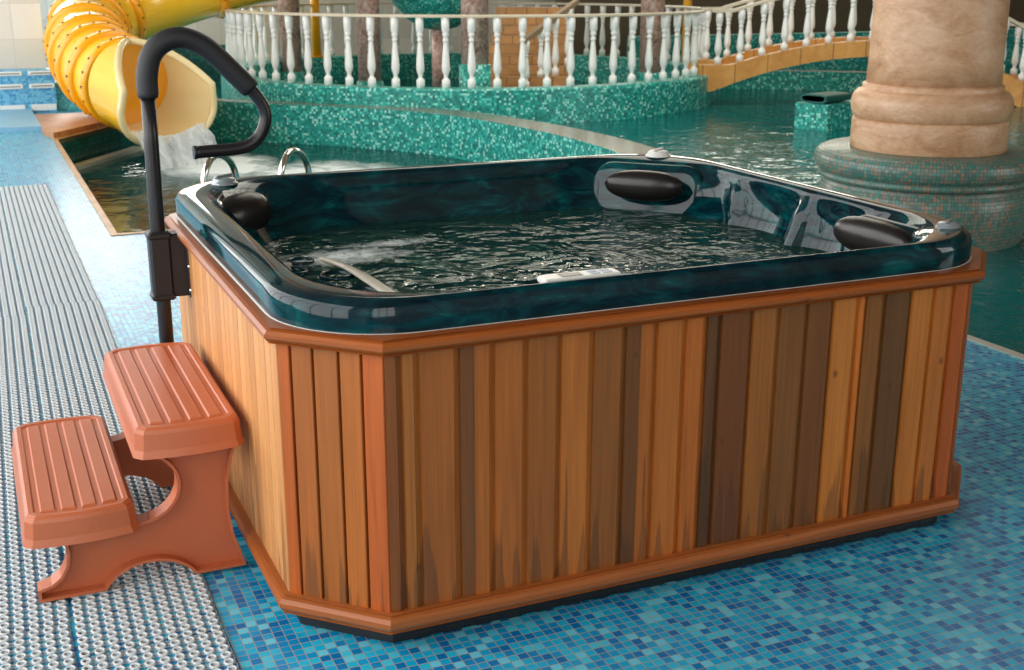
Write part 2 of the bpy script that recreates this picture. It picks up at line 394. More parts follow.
# raised pale blue step, tiled low wall with slot vents, stone slab
mb = MB(); mb.box((-3.5, 11.38, 0.0), (.10, 13.3, .05)); structure(mb.build('floor_step', M['stepblue']))
mb = MB(); mb.box((-3.5, 13.3, 0), (.40, 13.62, .50)); 
mb.box((.40, 13.45, 0), (.95, 14.8, .33), mi=1)
structure(mb.build('wall_bench', [M['bluewall'], M['turq']]))
mb = MB(); mb.prism([(.10,10.95),(.17,10.62),(1.02,11.92),(1.5,12.5),(.10,12.5)], 0.0, .06); o = mb.build('stone_slab', M['slab']); tag(o, 'brown stone slab at the pool corner under the yellow slide', 'slab')
mb = MB(); mb.box((-3.5, 13.62, 0), (.34, 13.8, 5.8)); structure(mb.build('wall_corner', M['wall']))
# ---- far and side walls, ceiling, windows the light comes in through, some of them added
ZC = 5.8
mb = MB(); mb.box((-3.7, 20.5, -1.4), (24, 20.7, ZC)); structure(mb.build('wall_far', M['wall']))
mb = MB(); mb.box((10.2, 19.6, -1.4), (24, 19.8, 2.3)); structure(mb.build('wall_back', M['brownwall']))
mb = MB(); mb.box((24, -6.2, -1.4), (24.2, 20.7, ZC)); structure(mb.build('wall_right', M['brownwall']))
mb = MB(); mb.box((-3.7, -6.2, ZC), (24.2, 20.7, ZC + .2)); structure(mb.build('ceiling', M['ceiling']))
def window_wall(name, fixed, axis, a0, a1, sill, head, panes, t=.2):
    """wall strip pieces above and below the glazing"""
    m = MB()
    def B(u0, u1, z0, z1):
        if axis == 'y': m.box((fixed - t, u0, z0), (fixed, u1, z1))
        else: m.box((u0, fixed - t, z0), (u1, fixed, z1))
    B(a0, a1, -1.4 if sill else -1.4, sill); B(a0, a1, head, ZC)
    for (p, q) in panes: B(p, q, sill, head)
    structure(m.build(name, M['wall']))
def window(name, fixed, axis, a0, a1, z0, z1, nx, nz, t=.08):
    m = MB()
    def B(u0, u1, w0, w1):
        if axis == 'y': m.box((fixed - t, u0, w0), (fixed, u1, w1))
        else: m.box((u0, fixed - t, w0), (u1, fixed, w1))
    for i in range(nx + 1):
        u = a0 + (a1 - a0)*i/nx; B(u - .04, u + .04, z0, z1)
    for k in range(nz + 1):
        z = z0 + (z1 - z0)*k/nz; B(a0, a1, z - .035, z + .035)
    structure(m.build(name, M['frame']))
window_wall('wall_left', -3.5, 'y', -6.2, 20.7, .5, 5.2, [(-6.2, -3.0), (20.3, 20.7)])
window('window_1', -3.5, 'y', -3.0, 20.3, .5, 5.2, 15, 2)
window_wall('wall_near', -6.0, 'x', -3.7, 24, .5, 5.4, [(-3.7, -3.2), (-.6, 9.5), (18.0, 24)])
window('window_2', -6.0, 'x', -3.2, -.6, .5, 5.4, 3, 2)
window('fill_window', -6.0, 'x', 9.5, 18.0, .5, 5.4, 6, 2)  # unseen opening added behind the camera for fill light
window('window_3', 20.5, 'x', -3.2, 3.4, 1.9, 4.5, 6, 2)
window('window_4', 20.5, 'x', 9.0, 22.0, 4.0, 5.7, 11, 1)

m = MB()
for i in range(7): m.box((3.0 + i - .04, 5.0, 5.70), (3.0 + i + .04, 12.0, 5.77)); m.box((3.0, 5.0 + i*7/6 - .04, 5.70), (9.0, 5.0 + i*7/6 + .04, 5.77))
structure(m.build('added_skylight', M['frame']))  # unseen skylight grid, added to put glints on the water

def area(name, loc, rot, sx, sy, power, color):
    l = bpy.data.lights.new(name, 'AREA'); l.shape = 'RECTANGLE'; l.size = sx; l.size_y = sy; l.energy = power; l.color = color
    o = bpy.data.objects.new(name, l); COL.objects.link(o); o.location = loc; o.rotation_euler = rot; return o
area('daylight_left', (-3.62, 8.65, 2.85), (0, -PI/2, 0), 4.6, 23.2, 1300, (1.0, .97, .93))
area('daylight_near', (-1.9, -6.12, 2.95), (PI/2, 0, 0), 2.5, 4.8, 150, (1.0, .95, .88))
area('fill_near_right', (13.75, -6.12, 2.95), (PI/2, 0, 0), 8.4, 4.8, 520, (1.0, .95, .88))  # added fill for the front faces, no known source there
area('daylight_far', (.1, 20.46, 3.2), (-PI/2, 0, 0), 6.5, 2.55, 470, (1.0, .98, .94))
area('daylight_far_right', (15.5, 20.46, 4.85), (-PI/2, 0, 0), 12.8, 1.6, 560, (1.0, .95, .80))

area('added_roof_light', (6.0, 8.5, 5.785), (0, 0, 0), 6.0, 7.0, 420, (1.0, .95, .82))  # lamp of the added skylight, for glints and light on the pool

# ------------------------------------------------------------------ hot tub
W, D = 2.2, 2.04
tub = empty('hot_tub', (W/2, D/2, 0))
tag(tub, 'square hot tub with teal marbled acrylic shell and vertical cedar board cabinet', 'hot tub')
TL = Vector((-W/2, -D/2, 0))
def part(mb, name, mats, parent=tub, label=None):
    o = mb.build(name, mats, parent); o.location = TL if parent is tub else (0, 0, 0)
    if label: o['label'] = label
    return o
cf, cb = .212, .29
def octo(i):
    """cabinet outline inset by i"""
    k = .4142*i
    return [(cf+k*1.0, i), (W-cf-k, i), (W-i, cf+k), (W-i, D-cb-k), (W-cb-k, D-i), (cb+k, D-i), (i-.008, D-cb-k), (i-.008, cf+k+.006)]

def boards(mb, a, b, edges, tones, z0=.085, z1=.775, d=.010, flush=(), slot=False):
    """tongue and groove boards from a to b (plan); edges = metres along; tones = colours per board"""
    a, b = Vector(a), Vector(b); t = (b - a).normalized(); n = Vector((t.y, -t.x)); Lt = (b - a).length
    prof = []
    for i in range(len(edges) - 1):
        s0, s1, tone = edges[i], edges[i+1], tones[i % len(tones)]
        g = min(.013, (s1 - s0)*.3)
        dk = tuple(c*.62 for c in srgb(*tone))
        if slot:
            prof += [(s0, -.03, tone), (s0 + .003, -.03, tone), (s0 + .0032, -.002, tone), (s0 + .005, 0, tone), (s1 - .005, 0, tone), (s1 - .0032, -.002, tone), (s1 - .003, -.03, tone), (s1, -.03, tone)]
            continue
        if i in flush:
            prof += [(s0, -d, tone), (s0 + .0015, -.0015, tone), (s1, -.0004, tone)]; continue
        if i - 1 in flush:
            prof += [(s0 + .0001, -.0004, tone), (s1 - g - .004, 0, tone), (s1 - g, -d*.55, tone), (s1 - .0012, -d, tone)]; continue
        prof += [(s0, -d*.0 - d, None), (s0 + .0015, -.0015, tone), (s1 - g - .004, 0, tone), (s1 - g, -d*.55, tone), (s1 - .0012, -d, tone)]
        prof[-5] = (s0, -d, prof[-6][2] if i and len(prof) > 5 else tone)
    for i in range(len(prof) - 1):
        (s0, o0, _), (s1, o1, tone) = prof[i], prof[i+1]
        if s1 - s0 < 1e-6: continue
        p = a + t*s0 + n*o0; q = a + t*s1 + n*o1
        mb.face([(*p, z0), (*q, z0), (*q, z1), (*p, z1)], [(s0 + a.x*3.1 + a.y*1.7, z0), (s1 + a.x*3.1 + a.y*1.7, z0), (s1 + a.x*3.1 + a.y*1.7, z1), (s0 + a.x*3.1 + a.y*1.7, z1)], col=srgb(*tone))
LT, MD, DK, RD, OR = (180,110,50), (162,94,42), (118,74,38), (130,76,40), (178,92,38)
LIT = (208,156,108)
oc = octo(.03)
mb = MB()
fx = [.2245,.268,.310,.411,.447,.501,.588,.679,.767,.858,.898,.948,1.033,1.095,1.138,1.236,1.32,1.411,1.496,1.580,1.604,1.671,1.763,1.845,1.915,1.9756]
ft = [(134,78,38),(162,100,46),(160,94,42),(116,72,38),(168,98,42),(170,100,44),(152,92,42),(180,108,48),(140,86,40),(112,70,36),(172,100,42),(180,106,46),(182,104,44),(98,64,36),(118,70,36),(154,96,44),(128,82,42),(120,74,38),(190,118,52),(194,112,48),(138,88,42),(106,70,38),(192,118,52),(186,112,50),(178,92,40)]
x0 = oc[0][0]
boards(mb, oc[0], oc[1], [e - x0 for e in [x0] + fx[1:-1] + [oc[1][0]]], ft, flush=(3, 9))
part(mb, 'front_panel', M['boards'])
L = (Vector(oc[0]) - Vector(oc[7])).length
for a_, b_, fr_, tn_ in ((7, 0, (0, .13, .34, .58, .79, 1), [OR, MD, (156,92,40), (172,100,42), (180,92,38)]), (1, 2, (0, .25, .5, .75, 1), [(140,80,40)]), (3, 4, (0, .25, .5, .75, 1), [MD, LT]), (5, 6, (0, .25, .5, .75, 1), [LT, MD])):
    mb = MB(); L = (Vector(oc[a_]) - Vector(oc[b_])).length; boards(mb, oc[a_], oc[b_], [L*k for k in fr_], tn_, slot=True); part(mb, 'corner_panel', M['boards'])
mb = MB(); n = 23; L = oc[6][1] - oc[7][1]
boards(mb, oc[6], oc[7], [L*k/n for k in range(n + 1)], [LIT, (198,144,98), (212,160,112), (204,150,100), (196,142,96), (212,158,108), (206,152,104)], slot=True)  # boards facing the windows: that light is put into paler tones
part(mb, 'side_panel', M['boards'])
mb = MB(); boards(mb, oc[2], oc[3], [(oc[3][1]-oc[2][1])*k/18 for k in range(19)], [MD, LT, RD]); part(mb, 'side_panel', M['boards'])
mb = MB(); boards(mb, oc[4], oc[5], [(oc[4][0]-oc[5][0])*k/18 for k in range(19)], [MD, LT, RD]); part(mb, 'back_panel', M['boards'])

def rail_ring(name, prof, mat):
    """profile (inset, z) swept round the cabinet outline, one length of wood per side"""
    m = MB()
    for s in range(8):
        P, UV = [], []
        for e in (0, 1):
            row, u = [], []
            L0 = 0
            for k, (i, z) in enumerate(prof):
                x, y = octo(i)[(s + e) % 8]; row.append((x, y, z))
                if k: L0 += math.hypot(prof[k][0]-prof[k-1][0], prof[k][1]-prof[k-1][1])
                u.append((L0 + s*.37, (Vector(octo(0)[(s+e) % 8]) - Vector(octo(0)[s])).length*1.0 + s*.71))
            P.append(row); UV.append(u)
        m.grid(P, UV, sm=False)
    o = part(m, name, mat)
    return o
def roundprof(z0, z1, dep, r=.018, n=5):
    c = [(dep, z0), (r*.6, z0)]
    h = (z1 - z0)/2
    for k in range(n + 1):
        a = -PI/2 + PI*k/n; c.append((r - r*math.cos(a), z0 + h + (h - .004)*math.sin(a)*1.0))
    return c + [(r*.8, z1), (dep, z1)]
rail_ring('top_trim', roundprof(.765, .803, .09, .02), M['trim'])
rail_ring('bottom_trim', roundprof(.058, .106, .06, .018), M['trimlow'])
# black base with pads
mb = MB(); mb.prism(octo(.057), .006, .09); part(mb, 'base', M['black_plastic'])
mb = MB()
for k in range(20):
    x = .28 + k*.0845; mb.box((x, .056, 0), (x + .066, .14, .028), bev=.008)
for k in range(18):
    y = .28 + k*.08; mb.box((.056, y, 0), (.14, y + .060, .028), bev=.008); mb.box((W - .14, y, 0), (W - .045, y + .056, .028), bev=.008)
mb.box((.3, D - .14, 0), (W - .3, D - .05, .028))
for (x, y) in ((.115, .225), (.16, .18), (.205, .135)): mb.box((x - .025, y - .025, 0), (x + .04, y + .04, .028), bev=.008)
part(mb, 'foot', M['black_plastic'])

# ---- acrylic shell: rings of a rounded rectangle
X0, X1, Y0, Y1 = .030, 2.15, .05, 1.99
NS, NC = 44, 12
def flute(y, z, k):
    """sculpted seat back on the right wall: ridges between hollow backs"""
    if k <= 0: return 0
    def bumpf(c, w): return max(0, 1 - ((y - c)/w)**2)**1
    hollow = .055*max(0, 1 - ((y - 1.12)/.19)**2) + .05*max(0, 1 - ((y - .76)/.15)**2)
    ridge = -.028*max(0, 1 - ((y - .935)/.05)**2) - .03*max(0, 1 - ((y - .585)/.035)**2) - .02*max(0, 1 - ((y - 1.33)/.04)**2)
    return (hollow*.9 + ridge)*k
def ring(inset, r, z, fk=0, extra=(0, 0, 0, 0), rc=None):
    """extra = additional inset left, front, right, back; rc radius per corner fl, fr, br, bl"""
    x0, x1, y0, y1 = X0 + inset + extra[0], X1 - inset - extra[2], Y0 + inset + extra[1], Y1 - inset - extra[3]
    rc = rc or (r, r, r, r)
    P = []
    def arc(cx, cy, a0, rr):
        for k in range(NC + 1):
            a = a0 + PI/2*k/NC; P.append((cx + rr*math.cos(a), cy + rr*math.sin(a), z))
    def side(a, b):
        for k in range(1, NS):
            t = k/NS; P.append((a[0] + (b[0]-a[0])*t, a[1] + (b[1]-a[1])*t, z))
    fl, frr, br, bl = rc
    arc(x0 + fl, y0 + fl, PI, fl); side((x0 + fl, y0), (x1 - frr, y0))
    arc(x1 - frr, y0 + frr, -PI/2, frr); side((x1, y0 + frr), (x1, y1 - br))
    arc(x1 - br, y1 - br, 0, br); side((x1 - br, y1), (x0 + bl, y1))
    arc(x0 + bl, y1 - bl, PI/2, bl); side((x0, y1 - bl), (x0, y0 + fl))
    if fk:
        i0 = (NC + 1)*2 + (NS - 1)
        for k in range(i0, i0 + NS - 1):
            x, y, zz = P[k]; P[k] = (x + flute(y, z, fk), y, zz)
    return P
LV = [(0, .30, .797, 0, 0), (0, .30, .852, 0, 0), (.003, .30, .866, 0, 0), (.010, .30, .876, 0, 0), (.020, .30, .881, 0, 0), (.034, .31, .8825, 0, 0),
      (.062, .35, .881, 0, .014), (.072, .38, .876, 0, .022), (.077, .42, .866, 0, .026), (.081, .46, .848, .12, .03), (.090, .50, .825, .55, .03), (.104, .52, .79, .95, .03), (.120, .53, .74, 1, .03), (.140, .53, .69, 1, .03), (.17, .53, .62, 1, .03), (.21, .52, .54, .9, .02),
      (.26, .5, .49, .5, 0), (.34, .48, .465, 0, 0), (.46, .42, .45, 0, 0), (.52, .36, .42, 0, 0), (.56, .32, .30, 0, 0), (.60, .28, .16, 0, 0), (.64, .24, .14, 0, 0)]
FE = lambda i: -min(.034, max(0, i - .012)*.9)
RG = [ring(i, r, z, fk, (ex, FE(i), 0, 0)) for (i, r, z, fk, ex) in LV]
mb = MB()
for a in range(len(RG) - 1):
    n = len(RG[a])
    b = len(mb.v)
mb.grid(RG, None, 0, True, closev=True, flip=True)
mb.face(RG[-1])
shell = part(mb, 'shell', M['acrylic'])
mb = MB(); r0 = ring(-.004, .304, .7945); r1 = ring(-.004, .304, .8035); r2 = ring(.004, .296, .8035)
mb.grid([r0, r1, r2], None, 0, True, closev=True, flip=True); part(mb, 'edge_strip', M['strip'], label='pale grey strip along the foot of the shell')

# headrests
def pillow(c, ax, L=.30, r=.062, tilt=0, label=None):
    A = Vector(ax).normalized(); m = MB(); prof = []
    n = 22
    for k in range(n + 1):
        t = -1 + 2*k/n; rr = r*(1 - abs(t)**2.6)**.55 if abs(t) < 1 else 0
        if abs(abs(t) - .46) < .05: rr *= .985
        prof.append((max(rr, 0), t*L/2))
    q = Vector((0, 0, 1)).rotation_difference(A).to_matrix()
    m.lathe(prof, 22, (0, 0, 0), q)
    up = Vector((0, 0, 1)); nrm = A.cross(up).normalized()
    m.v = [tuple(Vector(c) + p - nrm*(p.dot(nrm))*.25 if True else p) for p in map(Vector, m.v)]
    return part(m, 'headrest', M['pillow'], label=label)
pillow((1.815, 1.625, .803), (.72, -.69, 0), .325, .060, label='dark headrest in the far right corner')
pillow((1.935, .42, .818), (.06, -1, 0), .345, .060, label='dark headrest at the right end of the seat')
pillow((.245, 1.69, .79), (.80, .60, .05), .29, .080, label='dark headrest in the far left corner')
# moulded seat-back pads behind the two right-hand headrests
def pad(c, n, w, h, z0, rad=.05):
    """softly rounded slab; n = plan direction it faces, leaning back"""
    n = Vector((n[0], n[1], 0)).normalized(); a = Vector((-n.y, n.x, 0)); up = (Vector((0, 0, 1)) - n*.30).normalized(); N = a.cross(up).normalized()
    if N.dot(n) < 0: N = -N
    m = MB(); rows = []
    for (ins, dep) in ((0, -.06), (0, .0), (.012, .008), (.034, .011)):
        row = []
        for cx_, cy_, a0 in ((w/2-rad, -h/2+rad, -90), (w/2-rad, h/2-rad, 0), (-w/2+rad, h/2-rad, 90), (-w/2+rad, -h/2+rad, 180)):
            for k in range(9):
                t_ = math.radians(a0 + 90*k/8); row.append(Vector(c) + a*(cx_ + (rad-ins)*math.cos(t_)) + up*(cy_ + (rad-ins)*math.sin(t_)) + N*dep)
        rows.append(row)
    m.grid(rows, None, 0, True, closev=True); m.face(rows[-1]); return part(m, 'seat_pad', M['acrylic'])
pad((1.866, 1.694, .768), (-1, -1), .46, .22, 0, .085)
pad((1.992, .41, .772), (-1, 0), .44, .19, 0, .085)
# diverter knobs
def knob(c, r, h, mat, label, lever=True):
    m = MB(); m.lathe([(r*1.15, 0), (r*1.15, h*.25), (r, h*.35), (r*.95, h*.75), (r*.75, h), (0, h*1.05)], 24, c)
    o = part(m, 'diverter_knob', mat, label=label)
    if lever:
        m = MB(); m.box((-r*.95, -r*.14, h), (r*.95, r*.14, h*1.35), bev=.003, rot=Matrix.Rotation(.6, 3, 'Z')); m.v = [tuple(Vector(p) + Vector(c)) for p in m.v]
        part(m, 'handle', mat, o)
knob((.225, 1.85, .878), .042, .026, M['grey_plastic'], 'silver knob in the far left corner of the rim')
knob((2.00, 1.84, .880), .045, .024, M['white_plastic'], 'white knob in the far right corner of the rim')
knob((2.045, .22, .876), .034, .02, M['grey_plastic'], 'grey knob in the near right corner of the rim')
# topside control panel
m = MB(); m.box((.655, .080, .870), (.865, .132, .887), bev=.004); cp = part(m, 'control_panel', M['white_plastic'], label='white control panel on the front rim')
m = MB(); m.box((.705, .090, .886), (.762, .120, .8882)); part(m, 'display', M['display'], cp)
for k in range(4):
    m = MB(); m.box((.785 + (k % 2)*.034, .088 + (k//2)*.021, .886), (.810 + (k % 2)*.034, .102 + (k//2)*.021, .8890), bev=.001); part(m, 'button', M['button'], cp)
# jets
def jet(c, nrm, r, mat, n=16):
    q = Vector((0, 0, 1)).rotation_difference(Vector(nrm).normalized()).to_matrix(); m = MB()
    m.lathe([(r, -.01), (r, .004), (r*.85, .009), (r*.5, .006), (r*.42, .010), (0, .008)], n, c, q); return part(m, 'jet', mat)
jet((1.70, 1.862, .715), (0, -1, .25), .026, M['creamplastic'])
jet((2.005, 1.60, .715), (-1, -.3, .25), .026, M['white_plastic'])
m = MB(); q_ = [(1.86, .684), (1.70, .668), (1.50, .640), (1.36, .600), (1.30, .540), (1.86, .540)]
for k in range(6):
    a_, b_ = q_[k], q_[(k + 1) % 6]; m.face([(.55, *a_), (1.35, *a_), (1.35, *b_), (.55, *b_)], sm=False)
m.face([(.55, *p_) for p_ in q_]); m.face([(1.35, *p_) for p_ in q_[::-1]]); part(m, 'lounge_seat', M['acrylic'])
for (x, y, z) in ((.84, 1.64, .668), (1.04, 1.64, .668)): jet((x, y, z), (0, -.12, 1), .055, M['creamplastic'])
jet((1.88, .50, .60), (-.8, 0, .6), .05, M['creamplastic'])
for x in (.7, 1.0, 1.3, 1.55): jet((x, .25, .56), (0, .8, .5), .03, M['creamplastic'])
# low shelf with recessed caps in the near left corner
sh = [(.13,.14),(.47,.14),(.492,.5),(.492,.80),(.485,1.0),(.46,1.18),(.40,1.34),(.32,1.46),(.22,1.55),(.13,1.58)]
mb = MB(); mb.prism(sh, .58, .680)
P = [[(x, y, z) for x, y in sh[1:-1]] for z in (.702,)]
shelf = part(mb, 'filter_shelf', M['acrylic'])
wp = spline([(.494,.60,0),(.492,.82,0),(.485,1.0,0),(.462,1.17,0),(.42,1.30,0)], 6)  # window reflection on the rounded shelf edge, modelled as a pale strip
mb = MB(); n = len(wp)
rows = []
for k, (dx, z) in enumerate(((-.03, .703), (-.026, .713), (.002, .713), (.006, .690))):
    rows.append([(p.x + dx*max(.25, 1 - max(0, i/(n-1) - .45)*1.5), p.y + dx*.3*(i/(n-1)), z) for i, p in enumerate(wp)])
mb.grid(rows, None, 0, True, flip=True); part(mb, 'reflection_strip', M['creamplastic'], shelf, 'cream strip in place of the bright reflection along the shelf edge')
for (x, y, r) in ((.415, 1.10, .048), (.425, .87, .052), (.30, 1.20, .046), (.33, .97, .045), (.36, 1.33, .04)):
    m = MB(); m.lathe([(r*1.12, .678), (r*1.12, .697), (r, .701), (r*.90, .696), (r*.88, .684), (0, .683)], 24, (x, y, 0)); part(m, 'cap', M['acrylic'], shelf)
m = MB(); m.lathe([(.03, .70), (.03, .73), (.024, .742), (0, .745)], 20, (.24, 1.08, 0)); m.box((.21, 1.07, .74), (.27, 1.09, .752), bev=.003); part(m, 'valve_knob', M['creamplastic'], shelf)
m = MB(); m.lathe([(.026, .70), (.026, .725), (.02, .735), (0, .738)], 20, (.25, .90, 0)); part(m, 'valve_knob', M['creamplastic'], shelf)

# water in the tub
i, r, z, fk, ex = LV[13]
mb = MB(); R0 = ring(i - .003, r, .690, fk, (ex, FE(i), 0, 0)); mb.face(R0)
o = mb.build('tub_water', M['tubwater']); tag(o, 'clear bubbling water filling the teal hot tub', 'water', kind='stuff')

# ------------------------------------------------------------------ grab rail clamped to the cabinet
gr = empty('grab_rail', (-.063, 1.5, 0)); tag(gr, 'black hooked grab rail clamped to the side of the hot tub', 'grab rail')
K_ = 1.0335
G = lambda pts: [((x + .08)*K_, 0, (1.596 - (1.596 - z)*K_) if z > .01 else 0) for x, z in pts]
path = [(-.08, 0), (-.08, .4), (-.08, .8), (-.078, 1.1), (-.076, 1.235)]
arc = [(-.076, 1.235), (-.074, 1.30), (-.058, 1.36), (-.02, 1.398), (.032, 1.411), (.082, 1.396), (.125, 1.366), (.19, 1.30), (.238, 1.25)]
hook = [(.225, 1.264), (.252, 1.232), (.275, 1.192), (.278, 1.150), (.258, 1.105), (.222, 1.076), (.175, 1.066), (.11, 1.064), (.052, 1.062)]
m = MB(); m.tube(G(path), .0235, 16); m.build('post', M['black_metal'], gr)
m = MB(); m.tube(spline(G(hook), 5), .0205, 16); hk = m.build('hook_tube', M['black_metal'], gr)
m = MB(); e_ = G([(.052, 1.062)])[0]; m.tube([(e_[0] + .006, 0, e_[2]), (e_[0] - .005, 0, e_[2])], .0222, 16); m.build('end_cap', M['black_plastic'], hk)
m = MB(); a = spline(G(arc), 6); m.tube(a, [.030] + [.0335]*(len(a) - 2) + [.030], 18); m.build('foam_grip', M['black_foam'], gr, )
m = MB(); m.box((-.034, -.034, .572), (.034, .034, .80), bev=.008); m.box((-.038, -.038, .775), (.038, .038, .797), bev=.006); m.box((-.038, -.038, .572), (.038, .038, .594), bev=.006)
m.box((.03, -.028, .58), (.088, .028, .79), bev=.004); br = m.build('bracket', M['black_plastic'], gr)
m = MB(); m.box((.080, -.040, .575), (.092, .040, .795), bev=.003); pl = m.build('mounting_plate', M['black_metal'], br)
for z in (.60, .68, .76):
    m = MB(); m.lathe([(.007, -.003), (.007, .003), (0, .005)], 12, (.086, -.041, z), Matrix.Rotation(PI/2, 3, 'X')); m.build('screw', M['chrome'], br)

# ------------------------------------------------------------------ plastic steps
st = empty('step_stool', (-.28, .95, 0)); tag(st, 'terracotta plastic two-tread step stool beside the hot tub', 'steps')
def tread(x0, x1, y0, y1, zt, zb):
    """moulded tread: bowed ends, lipped sides, four raised planks inside a sunk panel"""
    m = MB(); cx, cy = (x0 + x1)/2, (y0 + y1)/2; hx, hy = (x1 - x0)/2, (y1 - y0)/2
    def loop(i, z, bow=.018, flare=0, rc=.02):
        P = []; ax, ay = hx - i + flare, hy - i + flare
        N = 14
        for k in range(N + 1): t = -1 + 2*k/N; P.append((cx + ax*t, cy - ay - bow*(1 - t*t) + (rc if abs(t) == 1 else 0), z))
        for k in range(1, N): t = -1 + 2*k/N; P.append((cx + ax, cy + ay*t, z))
        for k in range(N + 1): t = 1 - 2*k/N; P.append((cx + ax*t, cy + ay + bow*(1 - t*t) - (rc if abs(t) == 1 else 0), z))
        for k in range(1, N): t = 1 - 2*k/N; P.append((cx - ax, cy + ay*t, z))
        return P
    R = [loop(.004, zb), loop(-.004, zb, flare=.004), loop(0, zb + .02, flare=.002), loop(.002, zt - .016), loop(.006, zt - .006), loop(.014, zt), loop(.026, zt, rc=.012), loop(.030, zt - .004, rc=.010)]
    m.grid(R, None, 0, False, closev=True, flip=False); m.face(R[-1])
    ix0, ix1 = x0 + .036, x1 - .036; w = (ix1 - ix0)/4
    for k in range(4):
        a, b = ix0 + w*k + .005, ix0 + w*(k + 1) - .005
        def yb(x, s): t = (x - cx)/hx; return cy + s*(hy - .042 + .016*(1 - t*t))
        bot = [(a, yb(a, -1), zt - .005), (b, yb(b, -1), zt - .005), (b, yb(b, 1), zt - .005), (a, yb(a, 1), zt - .005)]
        top = [(a + .005, yb(a, -1) + .006, zt + .001), (b - .005, yb(b, -1) + .006, zt + .001), (b - .005, yb(b, 1) - .006, zt + .001), (a + .005, yb(a, 1) - .006, zt + .001)]
        m.face(top)
        for q in range(4): m.face([bot[q], bot[(q+1) % 4], top[(q+1) % 4], top[q]])
    o = m.build('tread', M['step'], st); o.location = (.28, -.95, 0); return o
tread(-.570, -.294, .585, 1.325, .264, .184)
tread(-.280, -.004, .585, 1.355, .462, .382)
def arcp(cx, cz, rx, rz, a0, a1, n=12): return [(cx + rx*math.cos(math.radians(a0 + (a1 - a0)*k/n)), cz + rz*math.sin(math.radians(a0 + (a1 - a0)*k/n))) for k in range(n + 1)]
outline = [(-.555, 0), (-.385, 0)] + arcp(-.268, -.035, .125, .095, 158, 22) + [(-.15, 0), (-.012, 0)] + arcp(.05, .19, .105, .19, 245, 118, 10) + [(-.01, .372), (-.225, .372)] + arcp(-.285, .275, .105, .095, 62, -88, 14) + [(-.30, .18), (-.50, .18)] + arcp(-.565, .125, .09, .098, 38, -82, 10)
# the lower C opens outward: foot curves out under the lower tread
outline = [(-.555, 0), (-.385, 0)] + arcp(-.268, -.035, .125, .095, 158, 22)[1:-1] + [(-.15, 0), (-.012, 0), (-.020, .03), (-.040, .10), (-.050, .18), (-.046, .26), (-.030, .33), (-.016, .372), (-.225, .372)] + arcp(-.285, .275, .105, .095, 62, -88, 14) + [(-.30, .18), (-.49, .18), (-.478, .15), (-.474, .12), (-.480, .09), (-.496, .062), (-.520, .044), (-.555, .034)]
from mathutils.geometry import tessellate_polygon
def inset_poly(P, d):
    n = len(P); A = sum(P[i][0]*P[(i+1)%n][1] - P[(i+1)%n][0]*P[i][1] for i in range(n)); sg = 1 if A > 0 else -1; out = []
    for i in range(n):
        a, b, c = Vector(P[i-1]), Vector(P[i]), Vector(P[(i+1)%n]); u, v = (b - a).normalized(), (c - b).normalized()
        n1, n2 = Vector((-u.y, u.x))*sg, Vector((-v.y, v.x))*sg; m = (n1 + n2); k = m.length
        m = m/k if k > 1e-4 else n1; out.append(b + m*d/max(.45, m.dot(n1)))
    return [tuple(p) for p in out]
def side_panel(y, s):
    """moulded side: flange round the edge, web set back 3 cm"""
    m = MB(); A = outline; B = inset_poly(outline, .008); n = len(A)
    P = lambda q, dy: (q[0], y + s*dy, q[1] + .0135)
    for i in range(n):
        j = (i + 1) % n
        m.face([P(A[i], 0), P(A[j], 0), P(A[j], .055), P(A[i], .055)]); m.face([P(A[i], 0), P(B[i], 0), P(B[j], 0), P(A[j], 0)])
        m.face([P(B[i], 0), P(B[i], .03), P(B[j], .03), P(B[j], 0)])
    for t in tessellate_polygon([[Vector((*q, 0)) for q in A]]): m.face([P(A[k], .055) for k in t])
    for t in tessellate_polygon([[Vector((*q, 0)) for q in B]]): m.face([P(B[k], .03) for k in t])
    o = m.build('side_panel', M['step'], st); o.location = (.28, -.95, 0)
side_panel(.605, 1); side_panel(1.30, -1)

